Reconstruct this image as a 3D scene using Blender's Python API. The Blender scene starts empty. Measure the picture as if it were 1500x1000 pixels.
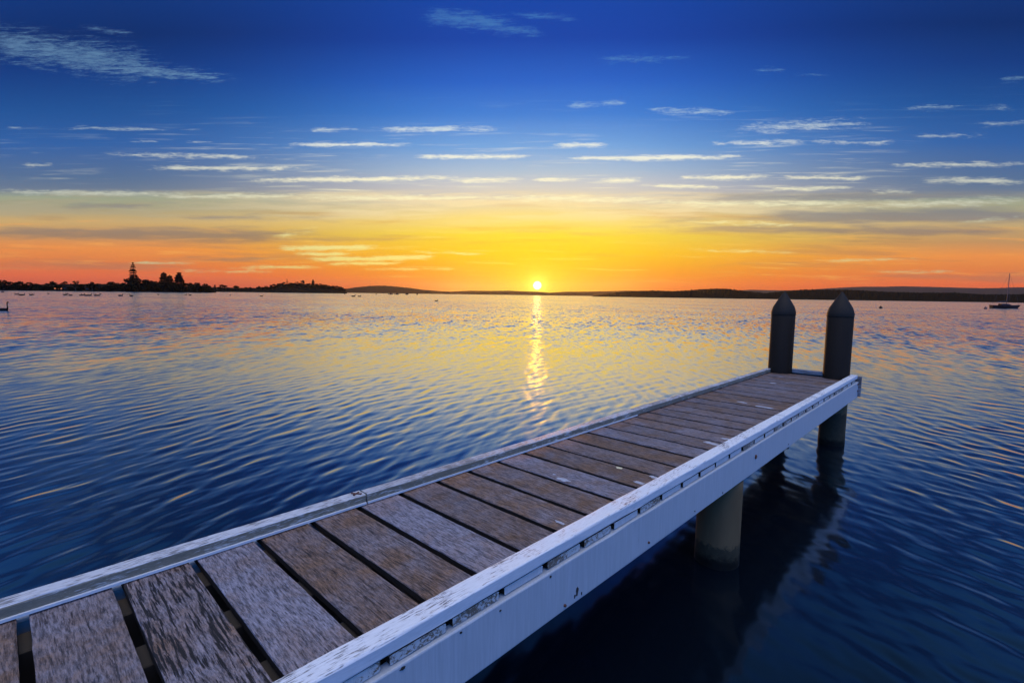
import bpy, bmesh, math, random
import numpy as np
from mathutils import Vector, Matrix, noise as mnoise

random.seed(7); RNG = np.random.default_rng(11)
SC = bpy.context.scene
COL = SC.collection
R = math.radians

# ------------------------------------------------------------------ camera numbers (jetty frame: y along the jetty, z = 0 deck top)
F_PX, PITCH, ROLL, YAW = 726.7225, -0.0941, 0.0131, 0.7636
CAM = np.array([1.2364, -0.001, 0.9795])
ZW = -0.83                                   # water level
_fw = np.array([-math.sin(YAW) * math.cos(PITCH), math.cos(YAW) * math.cos(PITCH), math.sin(PITCH)])
_r0 = np.cross(_fw, [0, 0, 1]); _r0 /= np.linalg.norm(_r0)
_u0 = np.cross(_r0, _fw)
RT = _r0 * math.cos(ROLL) + _u0 * math.sin(ROLL)
UP = -_r0 * math.sin(ROLL) + _u0 * math.cos(ROLL)

def ray(u, v):
    d = _fw * F_PX + RT * (u - 750) + UP * (500 - v)
    return d / np.linalg.norm(d)

def azel(u, v):
    d = ray(u, v)
    return math.degrees(math.atan2(d[0], d[1])), math.degrees(math.asin(d[2]))

SUN_AZ, SUN_EL = azel(787, 418)

def spot(u, v, r, z=None):
    """a point at ground distance r in the direction the survey sighted it"""
    d = ray(u, v); h = math.hypot(d[0], d[1])
    p = CAM + d / h * r
    return Vector((p[0], p[1], p[2] if z is None else z))

# ------------------------------------------------------------------ object helpers
def tag(o, label=None, cat=None, group=None, kind=None):
    if label: o['label'] = label
    if cat: o['category'] = cat
    if group: o['group'] = group
    if kind: o['kind'] = kind
    return o

def empty(name, loc=(0, 0, 0), rz=0):
    o = bpy.data.objects.new(name, None); COL.objects.link(o)
    o.location = loc; o.rotation_euler = (0, 0, rz)
    o.empty_display_size = .2
    return o

def mesh_obj(name, verts, faces, mats, parent=None, fmat=None, smooth=False):
    me = bpy.data.meshes.new(name)
    me.from_pydata([tuple(v) for v in verts], [], faces)
    for m in (mats if isinstance(mats, (list, tuple)) else [mats]):
        me.materials.append(m)
    if fmat: me.polygons.foreach_set('material_index', fmat)
    if smooth: me.polygons.foreach_set('use_smooth', [True] * len(me.polygons))
    me.update()
    o = bpy.data.objects.new(name, me); COL.objects.link(o)
    if parent: o.parent = parent
    return o

def copy_tree(o, parent=None):
    c = o.copy(); COL.objects.link(c)
    if parent: c.parent = parent
    for ch in o.children: copy_tree(ch, c)
    return c

class MB:
    """collects shapes that become ONE mesh"""
    def __init__(s): s.v = []; s.f = []; s.m = []
    def add(s, vs, fs, m=0):
        b = len(s.v); s.v += [tuple(x) for x in vs]
        s.f += [tuple(b + i for i in f) for f in fs]; s.m += [m] * len(fs)
    def box(s, lo, hi, m=0):
        x0, y0, z0 = lo; x1, y1, z1 = hi
        s.add([(x0, y0, z0), (x1, y0, z0), (x1, y1, z0), (x0, y1, z0), (x0, y0, z1), (x1, y0, z1), (x1, y1, z1), (x0, y1, z1)],
              [(0, 3, 2, 1), (4, 5, 6, 7), (0, 1, 5, 4), (1, 2, 6, 5), (2, 3, 7, 6), (3, 0, 4, 7)], m)
    def tube(s, pts, rad, n=8, m=0):
        pts = [Vector(p) for p in pts]; rings = []
        for i, p in enumerate(pts):
            t = (pts[min(i + 1, len(pts) - 1)] - pts[max(i - 1, 0)]).normalized()
            a = t.orthogonal().normalized() if abs(t.z) > .9 else t.cross(Vector((0, 0, 1))).normalized()
            b = t.cross(a)
            r = rad[i] if isinstance(rad, (list, tuple)) else rad
            rings.append([p + (a * math.cos(2 * math.pi * k / n) + b * math.sin(2 * math.pi * k / n)) * r for k in range(n)])
        vs = [q for rg in rings for q in rg]; fs = []
        for i in range(len(rings) - 1):
            for k in range(n):
                fs.append((i * n + k, i * n + (k + 1) % n, (i + 1) * n + (k + 1) % n, (i + 1) * n + k))
        fs.append(tuple(range(n))[::-1]); fs.append(tuple((len(rings) - 1) * n + k for k in range(n)))
        s.add(vs, fs, m)
    def lathe(s, prof, c=(0, 0, 0), n=48, m=0):
        vs = []; fs = []
        for r, z in prof:
            for k in range(n):
                a = 2 * math.pi * k / n; vs.append((c[0] + r * math.cos(a), c[1] + r * math.sin(a), c[2] + z))
        for i in range(len(prof) - 1):
            for k in range(n):
                fs.append((i * n + k, i * n + (k + 1) % n, (i + 1) * n + (k + 1) % n, (i + 1) * n + k))
        fs.append(tuple(range(n))[::-1]); fs.append(tuple((len(prof) - 1) * n + k for k in range(n)))
        s.add(vs, fs, m)
    def build(s, name, mats, parent=None, smooth=False):
        return mesh_obj(name, s.v, s.f, mats, parent, s.m, smooth)

# ------------------------------------------------------------------ node helpers
class NT:
    def __init__(s, tree): s.t = tree; s.n = tree.nodes; s.l = tree.links
    def node(s, typ, **kw):
        n = s.n.new(typ)
        for k, v in kw.items():
            if k == 'ins':
                for kk, vv in v.items(): s.put(n.inputs[kk], vv)
            else: setattr(n, k, v)
        return n
    def put(s, sock, v):
        if isinstance(v, bpy.types.NodeSocket): s.l.new(v, sock)
        else: sock.default_value = v
    def math(s, op, a, b=0.0, c=0.0, clamp=False):
        n = s.n.new('ShaderNodeMath'); n.operation = op; n.use_clamp = clamp
        s.put(n.inputs[0], a); s.put(n.inputs[1], b); s.put(n.inputs[2], c)
        return n.outputs[0]
    def vmath(s, op, a, b=(0, 0, 0), c=(0, 0, 0), out=0):
        n = s.n.new('ShaderNodeVectorMath'); n.operation = op
        s.put(n.inputs[0], a)
        if op == 'SCALE': s.put(n.inputs['Scale'], b)
        else:
            s.put(n.inputs[1], b)
            if op == 'MULTIPLY_ADD': s.put(n.inputs[2], c)
        return n.outputs[out]
    def mix(s, f, a, b, typ='MIX'):
        n = s.n.new('ShaderNodeMix'); n.data_type = 'RGBA'; n.blend_type = typ
        s.put(n.inputs[0], f); s.put(n.inputs[6], col4(a)); s.put(n.inputs[7], col4(b))
        return n.outputs[2]
    def mapr(s, v, a, b, c=0.0, d=1.0, interp='SMOOTHSTEP'):
        n = s.n.new('ShaderNodeMapRange'); n.interpolation_type = interp; n.clamp = True
        for k, x in zip(('Value', 'From Min', 'From Max', 'To Min', 'To Max'), (v, a, b, c, d)): s.put(n.inputs[k], x)
        return n.outputs[0]
    def noise(s, vec, scale=1.0, detail=4.0, rough=.5, dist=0.0, w=None, out=0):
        n = s.n.new('ShaderNodeTexNoise')
        if w is not None: n.noise_dimensions = '4D'; s.put(n.inputs['W'], w)
        s.put(n.inputs['Vector'], vec)
        for k, x in zip(('Scale', 'Detail', 'Roughness', 'Distortion'), (scale, detail, rough, dist)): s.put(n.inputs[k], x)
        return n.outputs[out]
    def ramp(s, f, stops, interp='LINEAR'):
        n = s.n.new('ShaderNodeValToRGB'); cr = n.color_ramp; cr.interpolation = interp
        while len(cr.elements) < len(stops): cr.elements.new(.5)
        for e, (p, c) in zip(cr.elements, stops):
            e.position = p; e.color = col4(c)
        s.put(n.inputs[0], f); return n.outputs[0]

def col4(c):
    if isinstance(c, bpy.types.NodeSocket): return c
    return (c[0], c[1], c[2], 1.0) if len(c) == 3 else c

def lin(r, g, b):
    return tuple(((x / 255 + .055) / 1.055) ** 2.4 if x > 10 else x / 255 / 12.92 for x in (r, g, b))

def new_mat(name):
    m = bpy.data.materials.new(name); m.use_nodes = True
    m.node_tree.nodes.clear(); t = NT(m.node_tree)
    out = t.node('ShaderNodeOutputMaterial'); bs = t.node('ShaderNodeBsdfPrincipled')
    t.l.new(bs.outputs[0], out.inputs[0])
    return m, t, bs

def bump(t, bs, h, strength=.5, dist=.01):
    b = t.node('ShaderNodeBump', ins={'Height': h, 'Strength': strength, 'Distance': dist})
    t.l.new(b.outputs[0], bs.inputs['Normal'])

# ------------------------------------------------------------------ sky
def make_world():
    w = bpy.data.worlds.new('World'); SC.world = w; w.use_nodes = True
    w.node_tree.nodes.clear(); t = NT(w.node_tree)
    out = t.node('ShaderNodeOutputWorld'); bg = t.node('ShaderNodeBackground'); t.l.new(bg.outputs[0], out.inputs[0])
    tc = t.node('ShaderNodeTexCoord').outputs['Generated']
    D = t.vmath('NORMALIZE', tc)
    sep = t.node('ShaderNodeSeparateXYZ', ins={0: D}); X, Y, Z = sep.outputs
    el = t.math('MULTIPLY', t.math('ARCSINE', Z), 180 / math.pi)
    # azimuth measured from the sun
    sa = R(SUN_AZ)
    fx = t.math('ADD', t.math('MULTIPLY', X, math.cos(sa)), t.math('MULTIPLY', Y, -math.sin(sa)))
    fy = t.math('ADD', t.math('MULTIPLY', X, math.sin(sa)), t.math('MULTIPLY', Y, math.cos(sa)))
    az = t.math('MULTIPLY', t.math('ARCTAN2', fx, fy), 180 / math.pi)
    aaz = t.math('ABSOLUTE', az)
    # cloud banks lie in long straight lanes square to the sun, so they are laid out on a flat ceiling coordinate
    fyc = t.math('MAXIMUM', fy, .22)
    gx = t.math('MULTIPLY', t.math('DIVIDE', fx, fyc), 57.3); gy = t.math('MULTIPLY', t.math('DIVIDE', Z, fyc), 57.3)
    front = t.mapr(fy, .24, .42)
    el = gy
    P = t.node('ShaderNodeCombineXYZ', ins={0: gx, 1: gy, 2: 0.0}).outputs[0]
    warp = t.noise(t.vmath('MULTIPLY', P, (.10, .45, 0)), 1, 2, .5, out=1)
    Pw = t.vmath('MULTIPLY_ADD', t.vmath('SUBTRACT', warp, (.5, .5, .5)), (3.0, .55, 0), P)
    wf = t.noise(t.vmath('MULTIPLY', P, (.22, .9, 0)), 1, 3, .55, out=1)
    Ps = t.vmath('MULTIPLY_ADD', t.vmath('SUBTRACT', wf, (.5, .5, .5)), (0, .42, 0), P)
    selw = t.node('ShaderNodeSeparateXYZ', ins={0: Pw}).outputs[1]
    warp2 = t.math('MULTIPLY_ADD', t.math('SUBTRACT', selw, el), .55, el)
    f = t.math('DIVIDE', warp2, 60.0, clamp=True)
    fe = t.math('DIVIDE', t.math('MULTIPLY', t.math('ARCSINE', Z), 180 / math.pi), 60.0, clamp=True)
    def stops(lst): return [(e / 60, lin(*c)) for e, c in lst]
    sun_side = t.ramp(f, stops([(0, (240, 76, 10)), (1.1, (255, 112, 12)), (2.8, (255, 158, 8)), (4.8, (255, 198, 14)), (6.8, (255, 218, 62)),
        (8.8, (252, 222, 140)), (10.5, (230, 212, 188)), (12.2, (204, 203, 210)), (14, (166, 190, 220)), (16.5, (110, 164, 226)), (20, (58, 126, 214)),
        (23.5, (34, 98, 200)), (28, (20, 68, 168)), (33, (22, 70, 166)), (40, (48, 112, 206)), (60, (70, 132, 212))]))
    side = t.ramp(f, stops([(0, (196, 82, 64)), (1.6, (238, 108, 54)), (3.6, (232, 133, 65)), (4.9, (240, 148, 72)), (6.4, (196, 148, 98)), (8, (208, 172, 112)),
        (9.6, (165, 160, 130)), (10.7, (158, 166, 140)), (11.6, (108, 124, 146)), (13, (88, 114, 150)), (16.9, (50, 98, 165)), (20.8, (31, 82, 150)), (25, (20, 60, 130)), (29, (14, 46, 107)),
        (33, (17, 54, 122)), (39, (44, 108, 200)), (48, (64, 132, 215)), (60, (76, 138, 215))]))
    back = t.ramp(fe, [(0, (.13, .36, 1.0)), (.15, (.12, .55, 1.9)), (.45, (.12, .62, 2.3)), (.75, (.14, .62, 2.2)), (1, (.3, .7, 1.9))])
    base = t.mix(t.mapr(aaz, 4, 42), sun_side, side)
    # low cloud sheets: long soft bands in the orange zone
    band = t.noise(t.vmath('MULTIPLY', Pw, (.045, .62, 0)), 1, 5, .55)
    band2 = t.noise(t.vmath('MULTIPLY', Pw, (.10, 1.9, 0)), 1, 4, .6)
    lowz = t.math('MULTIPLY', t.mapr(el, .4, 3), t.mapr(el, 11.5, 8.5))
    dark = t.math('MULTIPLY', t.mapr(band, .50, .66), lowz)
    base = t.mix(t.math('MULTIPLY', dark, .42), base, t.mix(t.mapr(aaz, 5, 38), lin(236, 160, 60), lin(150, 118, 96)))
    lite = t.math('MULTIPLY', t.mapr(band2, .54, .72), t.math('MULTIPLY', t.mapr(el, 1.2, 2.5), t.mapr(el, 9.5, 6.5)))
    base = t.mix(t.math('MULTIPLY', lite, .55), base, t.mix(t.mapr(aaz, 8, 40), lin(255, 226, 110), lin(250, 172, 84)))
    # long pale sheet round 10 degrees, yellowish, ragged upper rim
    sheet_n = t.noise(t.vmath('MULTIPLY', Pw, (.07, .9, 0)), 1, 6, .6)
    sheet = t.math('MULTIPLY', t.mapr(el, 11.9, 11.2), t.mapr(el, 7.2, 9.6))
    sheet = t.math('MULTIPLY', sheet, t.mapr(sheet_n, .40, .60))
    base = t.mix(t.math('MULTIPLY', sheet, .62), base, t.mix(t.mapr(aaz, 12, 42), lin(255, 232, 182), lin(176, 168, 140)))
    # brown-grey cloud lanes lying against the glow
    lanes = [(-80, 340, 500, 345, 13, 1.0), (300, 352, 640, 349, 6, .55), (960, 290, 1560, 284, 9, .9), (900, 333, 1540, 340, 11, .8), (260, 318, 520, 321, 6, .5), (1080, 318, 1580, 314, 14, 1.15), (960, 322, 1180, 320, 6, .5), (200, 383, 420, 378, 7, .5), (60, 303, 260, 300, 5, .5), (700, 338, 960, 342, 7, .35)]
    def gno(u, v):
        d = ray(u, v); a = d[0] * math.cos(sa) - d[1] * math.sin(sa); b = d[0] * math.sin(sa) + d[1] * math.cos(sa)
        return a / b * 57.3, d[2] / b * 57.3
    lacc = None
    for (u0, v0, u1, v1, hh, a) in lanes:
        a0, e0 = gno(u0, v0); a1, e1 = gno(u1, v1); ca, ce = (a0 + a1) / 2, (e0 + e1) / 2
        hd = hh / 12.7; hw = (a1 - a0) / 2; slope = (e1 - e0) / (a1 - a0)
        d = t.node('ShaderNodeCombineXYZ', ins={0: t.math('POWER', t.math('ABSOLUTE', t.math('SUBTRACT', t.vmath('DOT_PRODUCT', P, (1 / hw, 0, 0), out=1), ca / hw)), 2.4),
             1: t.math('SUBTRACT', t.vmath('DOT_PRODUCT', Ps, (-slope / hd, 1 / hd, 0), out=1), (ce - slope * ca) / hd), 2: 0.0}).outputs[0]
        v = t.math('MULTIPLY_ADD', t.vmath('LENGTH', d, out=1), -a, a)
        lacc = v if lacc is None else t.math('MAXIMUM', lacc, v)
    ln = t.noise(t.vmath('MULTIPLY', P, (.16, 1.7, 0)), 1, 5, .6, .2)
    lm = t.math('MULTIPLY', t.mapr(t.math('MULTIPLY_ADD', t.math('SUBTRACT', ln, .5), 1.6, lacc), 0.0, .9), front)
    lcol = t.mix(t.mapr(gy, 4.5, 11), t.mix(t.mapr(aaz, 5, 30), lin(240, 172, 70), lin(150, 124, 98)), t.mix(t.mapr(aaz, 5, 30), lin(200, 180, 160), lin(122, 128, 140)))
    base = t.mix(t.math('MULTIPLY', lm, .75), base, lcol)
    # glow round the sun, then its disc
    sd = Vector((math.sin(sa) * math.cos(R(SUN_EL)), math.cos(sa) * math.cos(R(SUN_EL)), math.sin(R(SUN_EL))))
    ang = t.math('MULTIPLY', t.math('ARCCOSINE', t.math('MINIMUM', t.vmath('DOT_PRODUCT', D, tuple(sd), out=1), 1.0)), 180 / math.pi)
    aP = t.vmath('LENGTH', t.vmath('MULTIPLY', t.vmath('SUBTRACT', P, (0, SUN_EL, 0)), (.72, 1, 0)), out=1)
    wide = t.math('POWER', 2.718, t.math('MULTIPLY', aP, -1 / 4.7))
    near = t.math('POWER', 2.718, t.math('MULTIPLY', ang, -1 / .62))
    base = t.mix(wide, base, lin(255, 240, 8))
    base = t.mix(1.0, base, t.mix(near, (0, 0, 0), (1.3, .95, .25)), 'ADD')
    # placed cirrus streaks
    streaks = [  # u0, v0, u1, v1, half height px, strength
        (5, 187, 35, 187, 4, .5), (85, 187, 250, 191, 5, .62), (262, 190, 300, 191, 3, .4), (28, 242, 82, 242, 5, .62), (44, 224, 66, 224, 3, .4),
        (182, 207, 236, 207, 3, .45), (268, 208, 322, 208, 3, .5), (138, 226, 402, 231, 6, .8), (190, 246, 460, 247, 7, .85), (412, 212, 612, 212, 6, 1),
        (448, 190, 527, 190, 6, .7), (530, 190, 744, 187, 8, .9), (602, 230, 784, 230, 6, 1.1), (345, 265, 690, 260, 7, 1), (650, 263, 775, 263, 7, 1.0),
        (772, 263, 858, 263, 6, .9), (798, 214, 897, 213, 7, .95), (806, 232, 1105, 230, 7, 1.1), (826, 155, 922, 150, 9, .6), (862, 88, 1015, 84, 10, .58),
        (940, 162, 1085, 165, 9, .68), (1070, 188, 1285, 180, 15, .66), (1100, 105, 1153, 103, 9, .5), (1160, 109, 1218, 110, 5, .4), (1024, 209, 1190, 209, 7, .72),
        (1170, 207, 1325, 209, 6, .6), (868, 266, 948, 264, 7, .85), (980, 261, 1145, 259, 7, .95), (1130, 260, 1285, 261, 6, .85), (930, 272, 1070, 274, 6, .85),
        (1100, 277, 1270, 275, 6, .8), (1316, 157, 1420, 158, 8, .45), (1425, 157, 1490, 158, 7, .4), (1415, 182, 1520, 181, 8, .5), (1330, 200, 1455, 198, 6, .42),
        (1290, 242, 1520, 240, 7, .78), (1340, 263, 1520, 266, 9, .85), (1270, 280, 1345, 281, 6, .6), (1400, 325, 1500, 318, 6, .5),
        (-80, 50, 260, 104, 44, .8), (60, 90, 350, 115, 17, .75), (110, 40, 200, 50, 10, .5), (605, 20, 770, 40, 24, .9), (690, 34, 805, 50, 13, .8), (745, 20, 850, 28, 9, .7), (860, 90, 1020, 84, 9, .5), (1460, 118, 1530, 112, 9, .5),
        (-40, 281, 300, 285, 8, .8), (200, 287, 480, 288, 7, .75), (420, 290, 800, 290, 8, .8), (700, 288, 1010, 295, 9, .8), (930, 300, 1300, 297, 9, .8), (1230, 302, 1520, 292, 11, .7),
        (985, 324, 1200, 331, 7, .6), (400, 364, 560, 362, 7, 1.3), (425, 371, 520, 372, 5, 1.1), (440, 379, 650, 377, 7, 1.3), (470, 386, 600, 385, 5, 1.0), (330, 392, 480, 391, 5, .8), (600, 368, 720, 372, 4, .8), (520, 394, 680, 393, 4, .7), (180, 384, 300, 386, 4, .7), (240, 398, 420, 397, 4, .6), (1180, 382, 1360, 380, 5, .6), (1000, 366, 1180, 370, 5, .6), (1260, 398, 1420, 397, 5, .6), (395, 348, 470, 336, 10, .55)]
    def gno(u, v):
        d = ray(u, v); a = d[0] * math.cos(sa) - d[1] * math.sin(sa); b = d[0] * math.sin(sa) + d[1] * math.cos(sa)
        return a / b * 57.3, d[2] / b * 57.3
    acc = None
    for (u0, v0, u1, v1, hh, a) in streaks:
        a0, e0 = gno(u0, v0); a1, e1 = gno(u1, v1)
        ca, ce = (a0 + a1) / 2, (e0 + e1) / 2
        am, em = gno((u0 + u1) / 2, (v0 + v1) / 2 - hh)
        hhd = .86 * max(.12, abs(em - gno((u0 + u1) / 2, (v0 + v1) / 2)[1]))
        hw = max(.6, (a1 - a0) / 2); slope = (e1 - e0) / (a1 - a0)
        # a sheared ellipse: u = az-ca, w = el-ce-slope*(az-ca)
        n1 = t.vmath('DOT_PRODUCT', P, (1 / hw, 0, 0), out=1)
        d = t.node('ShaderNodeCombineXYZ', ins={0: t.math('POWER', t.math('ABSOLUTE', t.math('SUBTRACT', n1, ca / hw)), 2.4),
             1: t.math('SUBTRACT', t.vmath('DOT_PRODUCT', Ps, (-slope / hhd, 1 / hhd, 0), out=1), (ce - slope * ca) / hhd), 2: 0.0}).outputs[0]
        v = t.math('MULTIPLY_ADD', t.vmath('LENGTH', d, out=1), -a, a)
        acc = v if acc is None else t.math('MAXIMUM', acc, v)
    # warp must not move the streaks away as a whole: only a fine ragged edge is wanted
    rag = t.noise(t.vmath('MULTIPLY', P, (.42, 3.0, 0)), 1, 6, .62, .3)
    fine = t.noise(t.vmath('MULTIPLY', P, (1.9, 7.5, 0)), 1, 5, .7, .5)
    F = t.math('ADD', acc, t.math('MULTIPLY', t.math('SUBTRACT', rag, .54), 2.1))
    F = t.math('ADD', F, t.math('MULTIPLY', t.math('SUBTRACT', fine, .5), 1.0))
    mask = t.math('MULTIPLY', t.math('MULTIPLY', t.mapr(F, .02, 1.0), t.mapr(acc, -.2, .3)), front)
    # faint unnumbered wisps between the streaks
    wz = t.noise(t.vmath('MULTIPLY', P, (.10, 2.6, 0)), 1, 5, .62, .25); wp = t.noise(t.vmath('MULTIPLY', P, (.05, .22, 0)), 1, 2, .5)
    wisp = t.math('MULTIPLY', t.math('MULTIPLY', t.mapr(wz, .51, .75), t.mapr(wp, .40, .60)), t.math('MULTIPLY', t.mapr(gy, 8, 12), t.mapr(gy, 24, 14)))
    mask = t.math('MAXIMUM', mask, t.math('MULTIPLY', t.math('MULTIPLY', wisp, front), .62))
    ccol = t.ramp(t.math('DIVIDE', el, 30, clamp=True), [(0, lin(255, 206, 70)), (.13, lin(255, 236, 130)), (.22, lin(255, 240, 150)), (.34, lin(255, 246, 196)), (.46, lin(255, 248, 218)),
                   (.58, lin(232, 238, 232)), (.74, lin(140, 186, 216)), (.88, lin(84, 140, 188)), (1, lin(72, 126, 186))])
    ccol = t.mix(t.mapr(aaz, 14, 46), ccol, t.mix(.55, ccol, lin(120, 150, 170)))
    base = t.mix(t.math('MULTIPLY', mask, t.mapr(el, 24, 14, .7, .92)), base, ccol)
    # the eastern half of the sky behind the photographer, brightened as fill light
    base = t.mix(t.mapr(aaz, 78, 150), base, back)
    # bright patch added to the unseen sky overhead, as fill for the deck tops
    cz = Vector((-math.sin(sa) * math.cos(R(80)), -math.cos(sa) * math.cos(R(80)), math.sin(R(80))))
    cd = t.math('MULTIPLY', t.math('ARCCOSINE', t.math('MINIMUM', t.vmath('DOT_PRODUCT', D, tuple(cz), out=1), 1.0)), 180 / math.pi)
    cn = t.noise(t.vmath('MULTIPLY', D, (4, 4, 4)), 1, 4, .55)
    base = t.mix(t.mapr(t.math('MULTIPLY_ADD', t.math('SUBTRACT', cn, .5), 16, cd), 37, 22), base, (2.75, 2.6, 2.55))
    disc = t.mapr(ang, .52, .36)
    base = t.mix(1.0, base, t.mix(disc, (0, 0, 0), (4.5, 3.6, 2.2)), 'ADD')
    base = t.mix(t.mapr(Z, -.004, -.04), base, lin(20, 26, 40))
    t.l.new(base, bg.inputs['Color']); bg.inputs['Strength'].default_value = 1.0
    try: w.cycles.sampling_method = 'MANUAL'; w.cycles.sample_map_resolution = 1024
    except Exception: pass
make_world()

sun = bpy.data.lights.new('sun', 'SUN'); sun.energy = 1.0; sun.angle = R(.8); sun.color = (1.0, .40, .09)
so = bpy.data.objects.new('sun', sun); COL.objects.link(so)
_sd = Vector((math.sin(R(SUN_AZ)) * math.cos(R(SUN_EL)), math.cos(R(SUN_AZ)) * math.cos(R(SUN_EL)), math.sin(R(SUN_EL))))
so.rotation_euler = _sd.to_track_quat('Z', 'Y').to_euler(); so.location = (0, 0, 30)

# ------------------------------------------------------------------ materials
def mat_plank():
    m, t, bs = new_mat('weathered_jarrah')
    tc = t.node('ShaderNodeTexCoord').outputs['Object']
    oi = t.node('ShaderNodeObjectInfo'); rnd = oi.outputs['Random']
    ctl = t.node('ShaderNodeSeparateColor', ins={0: oi.outputs['Color']}); grey, crack, brt = ctl.outputs
    W = t.math('MULTIPLY', rnd, 40.0)
    wob = t.noise(t.vmath('MULTIPLY', tc, (2.5, 6, 6)), 1, 2, .5, w=W, out=1)
    P = t.vmath('MULTIPLY_ADD', t.vmath('SUBTRACT', wob, (.5, .5, .5)), (0, .022, 0), tc)
    grain = t.noise(t.vmath('MULTIPLY', P, (24, 170, 170)), 1, 5, .72, w=W)
    fibre = t.noise(t.vmath('MULTIPLY', P, (62, 330, 260)), 1, 3, .75, w=W)
    patch = t.noise(tc, 7, 5, .6, .4, w=W)
    mott = t.noise(t.vmath('MULTIPLY', tc, (95, 150, 90)), 1, 4, .78, w=W)
    big = t.noise(t.vmath('MULTIPLY', P, (9, 125, 100)), 1, 5, .66, .25, w=W)
    gs = t.mapr(grain, .30, .70)
    brown = t.mix(gs, (.026, .014, .008), (.260, .150, .092))
    greyc = t.mix(gs, (.034, .033, .042), (.290, .275, .330))
    k = t.math('ADD', t.math('MULTIPLY', t.math('SUBTRACT', patch, .5), 2.3), grey)
    k = t.math('ADD', k, t.math('MULTIPLY', t.math('SUBTRACT', mott, .5), 1.15), clamp=True)
    k = t.math('SUBTRACT', k, .10, clamp=True)
    c = t.mix(k, brown, greyc)
    c = t.mix(t.mapr(fibre, .54, .74, 0, .75), c, t.mix(k, (.23, .16, .125), (.36, .35, .40)))
    ct = t.math('MULTIPLY_ADD', crack, .115, .335)
    cr = t.mapr(t.math('SUBTRACT', big, ct), .045, -.02)
    cr = t.math('MULTIPLY', cr, t.math('MULTIPLY_ADD', crack, .5, .5))
    fcr = t.math('MULTIPLY', t.mapr(fibre, .45, .30), .85)
    c = t.mix(cr, c, (.012, .009, .008)); c = t.mix(fcr, c, (.03, .023, .021))
    # a few knots
    vo = t.node('ShaderNodeTexVoronoi', voronoi_dimensions='4D', ins={'Vector': t.vmath('MULTIPLY', tc, (2.2, 5.5, 1)), 'Scale': 1.0, 'W': W})
    kn = t.mapr(vo.outputs[0], .085, .05)
    c = t.mix(t.math('MULTIPLY', kn, .85), c, (.02, .013, .01))
    brt = t.math('MULTIPLY', brt, .84)
    c = t.mix(1.0, c, t.node('ShaderNodeCombineColor', ins={0: brt, 1: brt, 2: brt}).outputs[0], 'MULTIPLY')
    t.l.new(c, bs.inputs['Base Color'])
    bs.inputs['Roughness'].default_value = .72; bs.inputs['Specular IOR Level'].default_value = .28
    h = t.math('ADD', t.math('MULTIPLY', grain, .6), t.math('MULTIPLY', fibre, .5))
    h = t.math('SUBTRACT', h, t.math('MULTIPLY', cr, 1.2)); h = t.math('SUBTRACT', h, t.math('MULTIPLY', kn, .8))
    h = t.math('ADD', h, t.math('MULTIPLY', mott, .25))
    bump(t, bs, h, .75, .004)
    return m

def mat_paint(name, axis='y', wear=.5, white=(.66, .66, .67), wood=(.13, .105, .085), chip=0.0, rough=.55, speck=.3):
    """old white paint; wear 0..1 = how much bare grey wood shows through, along the grain axis"""
    m, t, bs = new_mat(name)
    tc = t.node('ShaderNodeTexCoord').outputs['Object']
    st = {'y': (210, 24, 210), 'x': (4.5, 110, 110), 'z': (105, 105, 5)}[axis]
    s2 = {'y': (330, 60, 330), 'x': (22, 330, 330), 'z': (200, 200, 12)}[axis]
    oi = t.node('ShaderNodeObjectInfo'); W = t.math('MULTIPLY', oi.outputs['Random'], 30.0)
    g = t.noise(t.vmath('MULTIPLY', tc, st), 1, 6, .66, .15, w=W)
    f = t.noise(t.vmath('MULTIPLY', tc, s2), 1, 4, .7, w=W)
    lo = t.noise(tc, 6, 4, .6, .5, w=W)
    b = t.noise(t.vmath('MULTIPLY', tc, (70, 70, 95)), 1, 5, .75, .6, w=W)
    val = t.math('ADD', t.math('MULTIPLY', g, .62), t.math('MULTIPLY', lo, .38))
    thr = .30 + .42 * wear
    bare = t.mapr(val, thr + .035, thr - .035)
    if chip > 0:
        cb = t.math('ADD', t.math('MULTIPLY', b, .6), t.math('MULTIPLY', lo, .4))
        bare = t.math('MAXIMUM', bare, t.mapr(cb, .30 + .35 * chip + .02, .30 + .35 * chip - .02))
    wc = t.mix(f, tuple(x * .35 for x in wood), tuple(min(1, x * 1.9) for x in wood))
    pc = t.mix(t.math('MULTIPLY', t.mapr(g, .35, .75), .5), tuple(x * .70 for x in white), white)
    pc = t.mix(t.mapr(f, .42, .28, 0, speck), pc, tuple(x * .38 for x in white))
    pc = t.mix(t.mapr(b, .36, .26, 0, speck * 1.6), pc, tuple(x * 1.2 for x in wood))
    pc = t.mix(t.mapr(lo, .35, .65, .0, .22), pc, tuple(x * y for x, y in zip(white, (.72, .74, .70))))
    c = t.mix(bare, pc, wc)
    t.l.new(c, bs.inputs['Base Color']); bs.inputs['Roughness'].default_value = rough
    h = t.math('ADD', t.math('MULTIPLY', t.math('SUBTRACT', 1, bare), .6), t.math('MULTIPLY', f, .3))
    bump(t, bs, h, .5, .0025)
    return m

def mat_simple(name, c, rough=.6, var=.25, scale=8, metal=0, bmp=0, spec=.5):
    m, t, bs = new_mat(name)
    tc = t.node('ShaderNodeTexCoord').outputs['Object']
    n = t.noise(tc, scale, 5, .6, .2)
    t.l.new(t.mix(n, tuple(x * (1 - var) for x in c), tuple(min(1, x * (1 + var)) for x in c)), bs.inputs['Base Color'])
    bs.inputs['Roughness'].default_value = rough; bs.inputs['Metallic'].default_value = metal
    bs.inputs['Specular IOR Level'].default_value = spec
    if bmp: bump(t, bs, n, bmp, .01)
    return m

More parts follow.
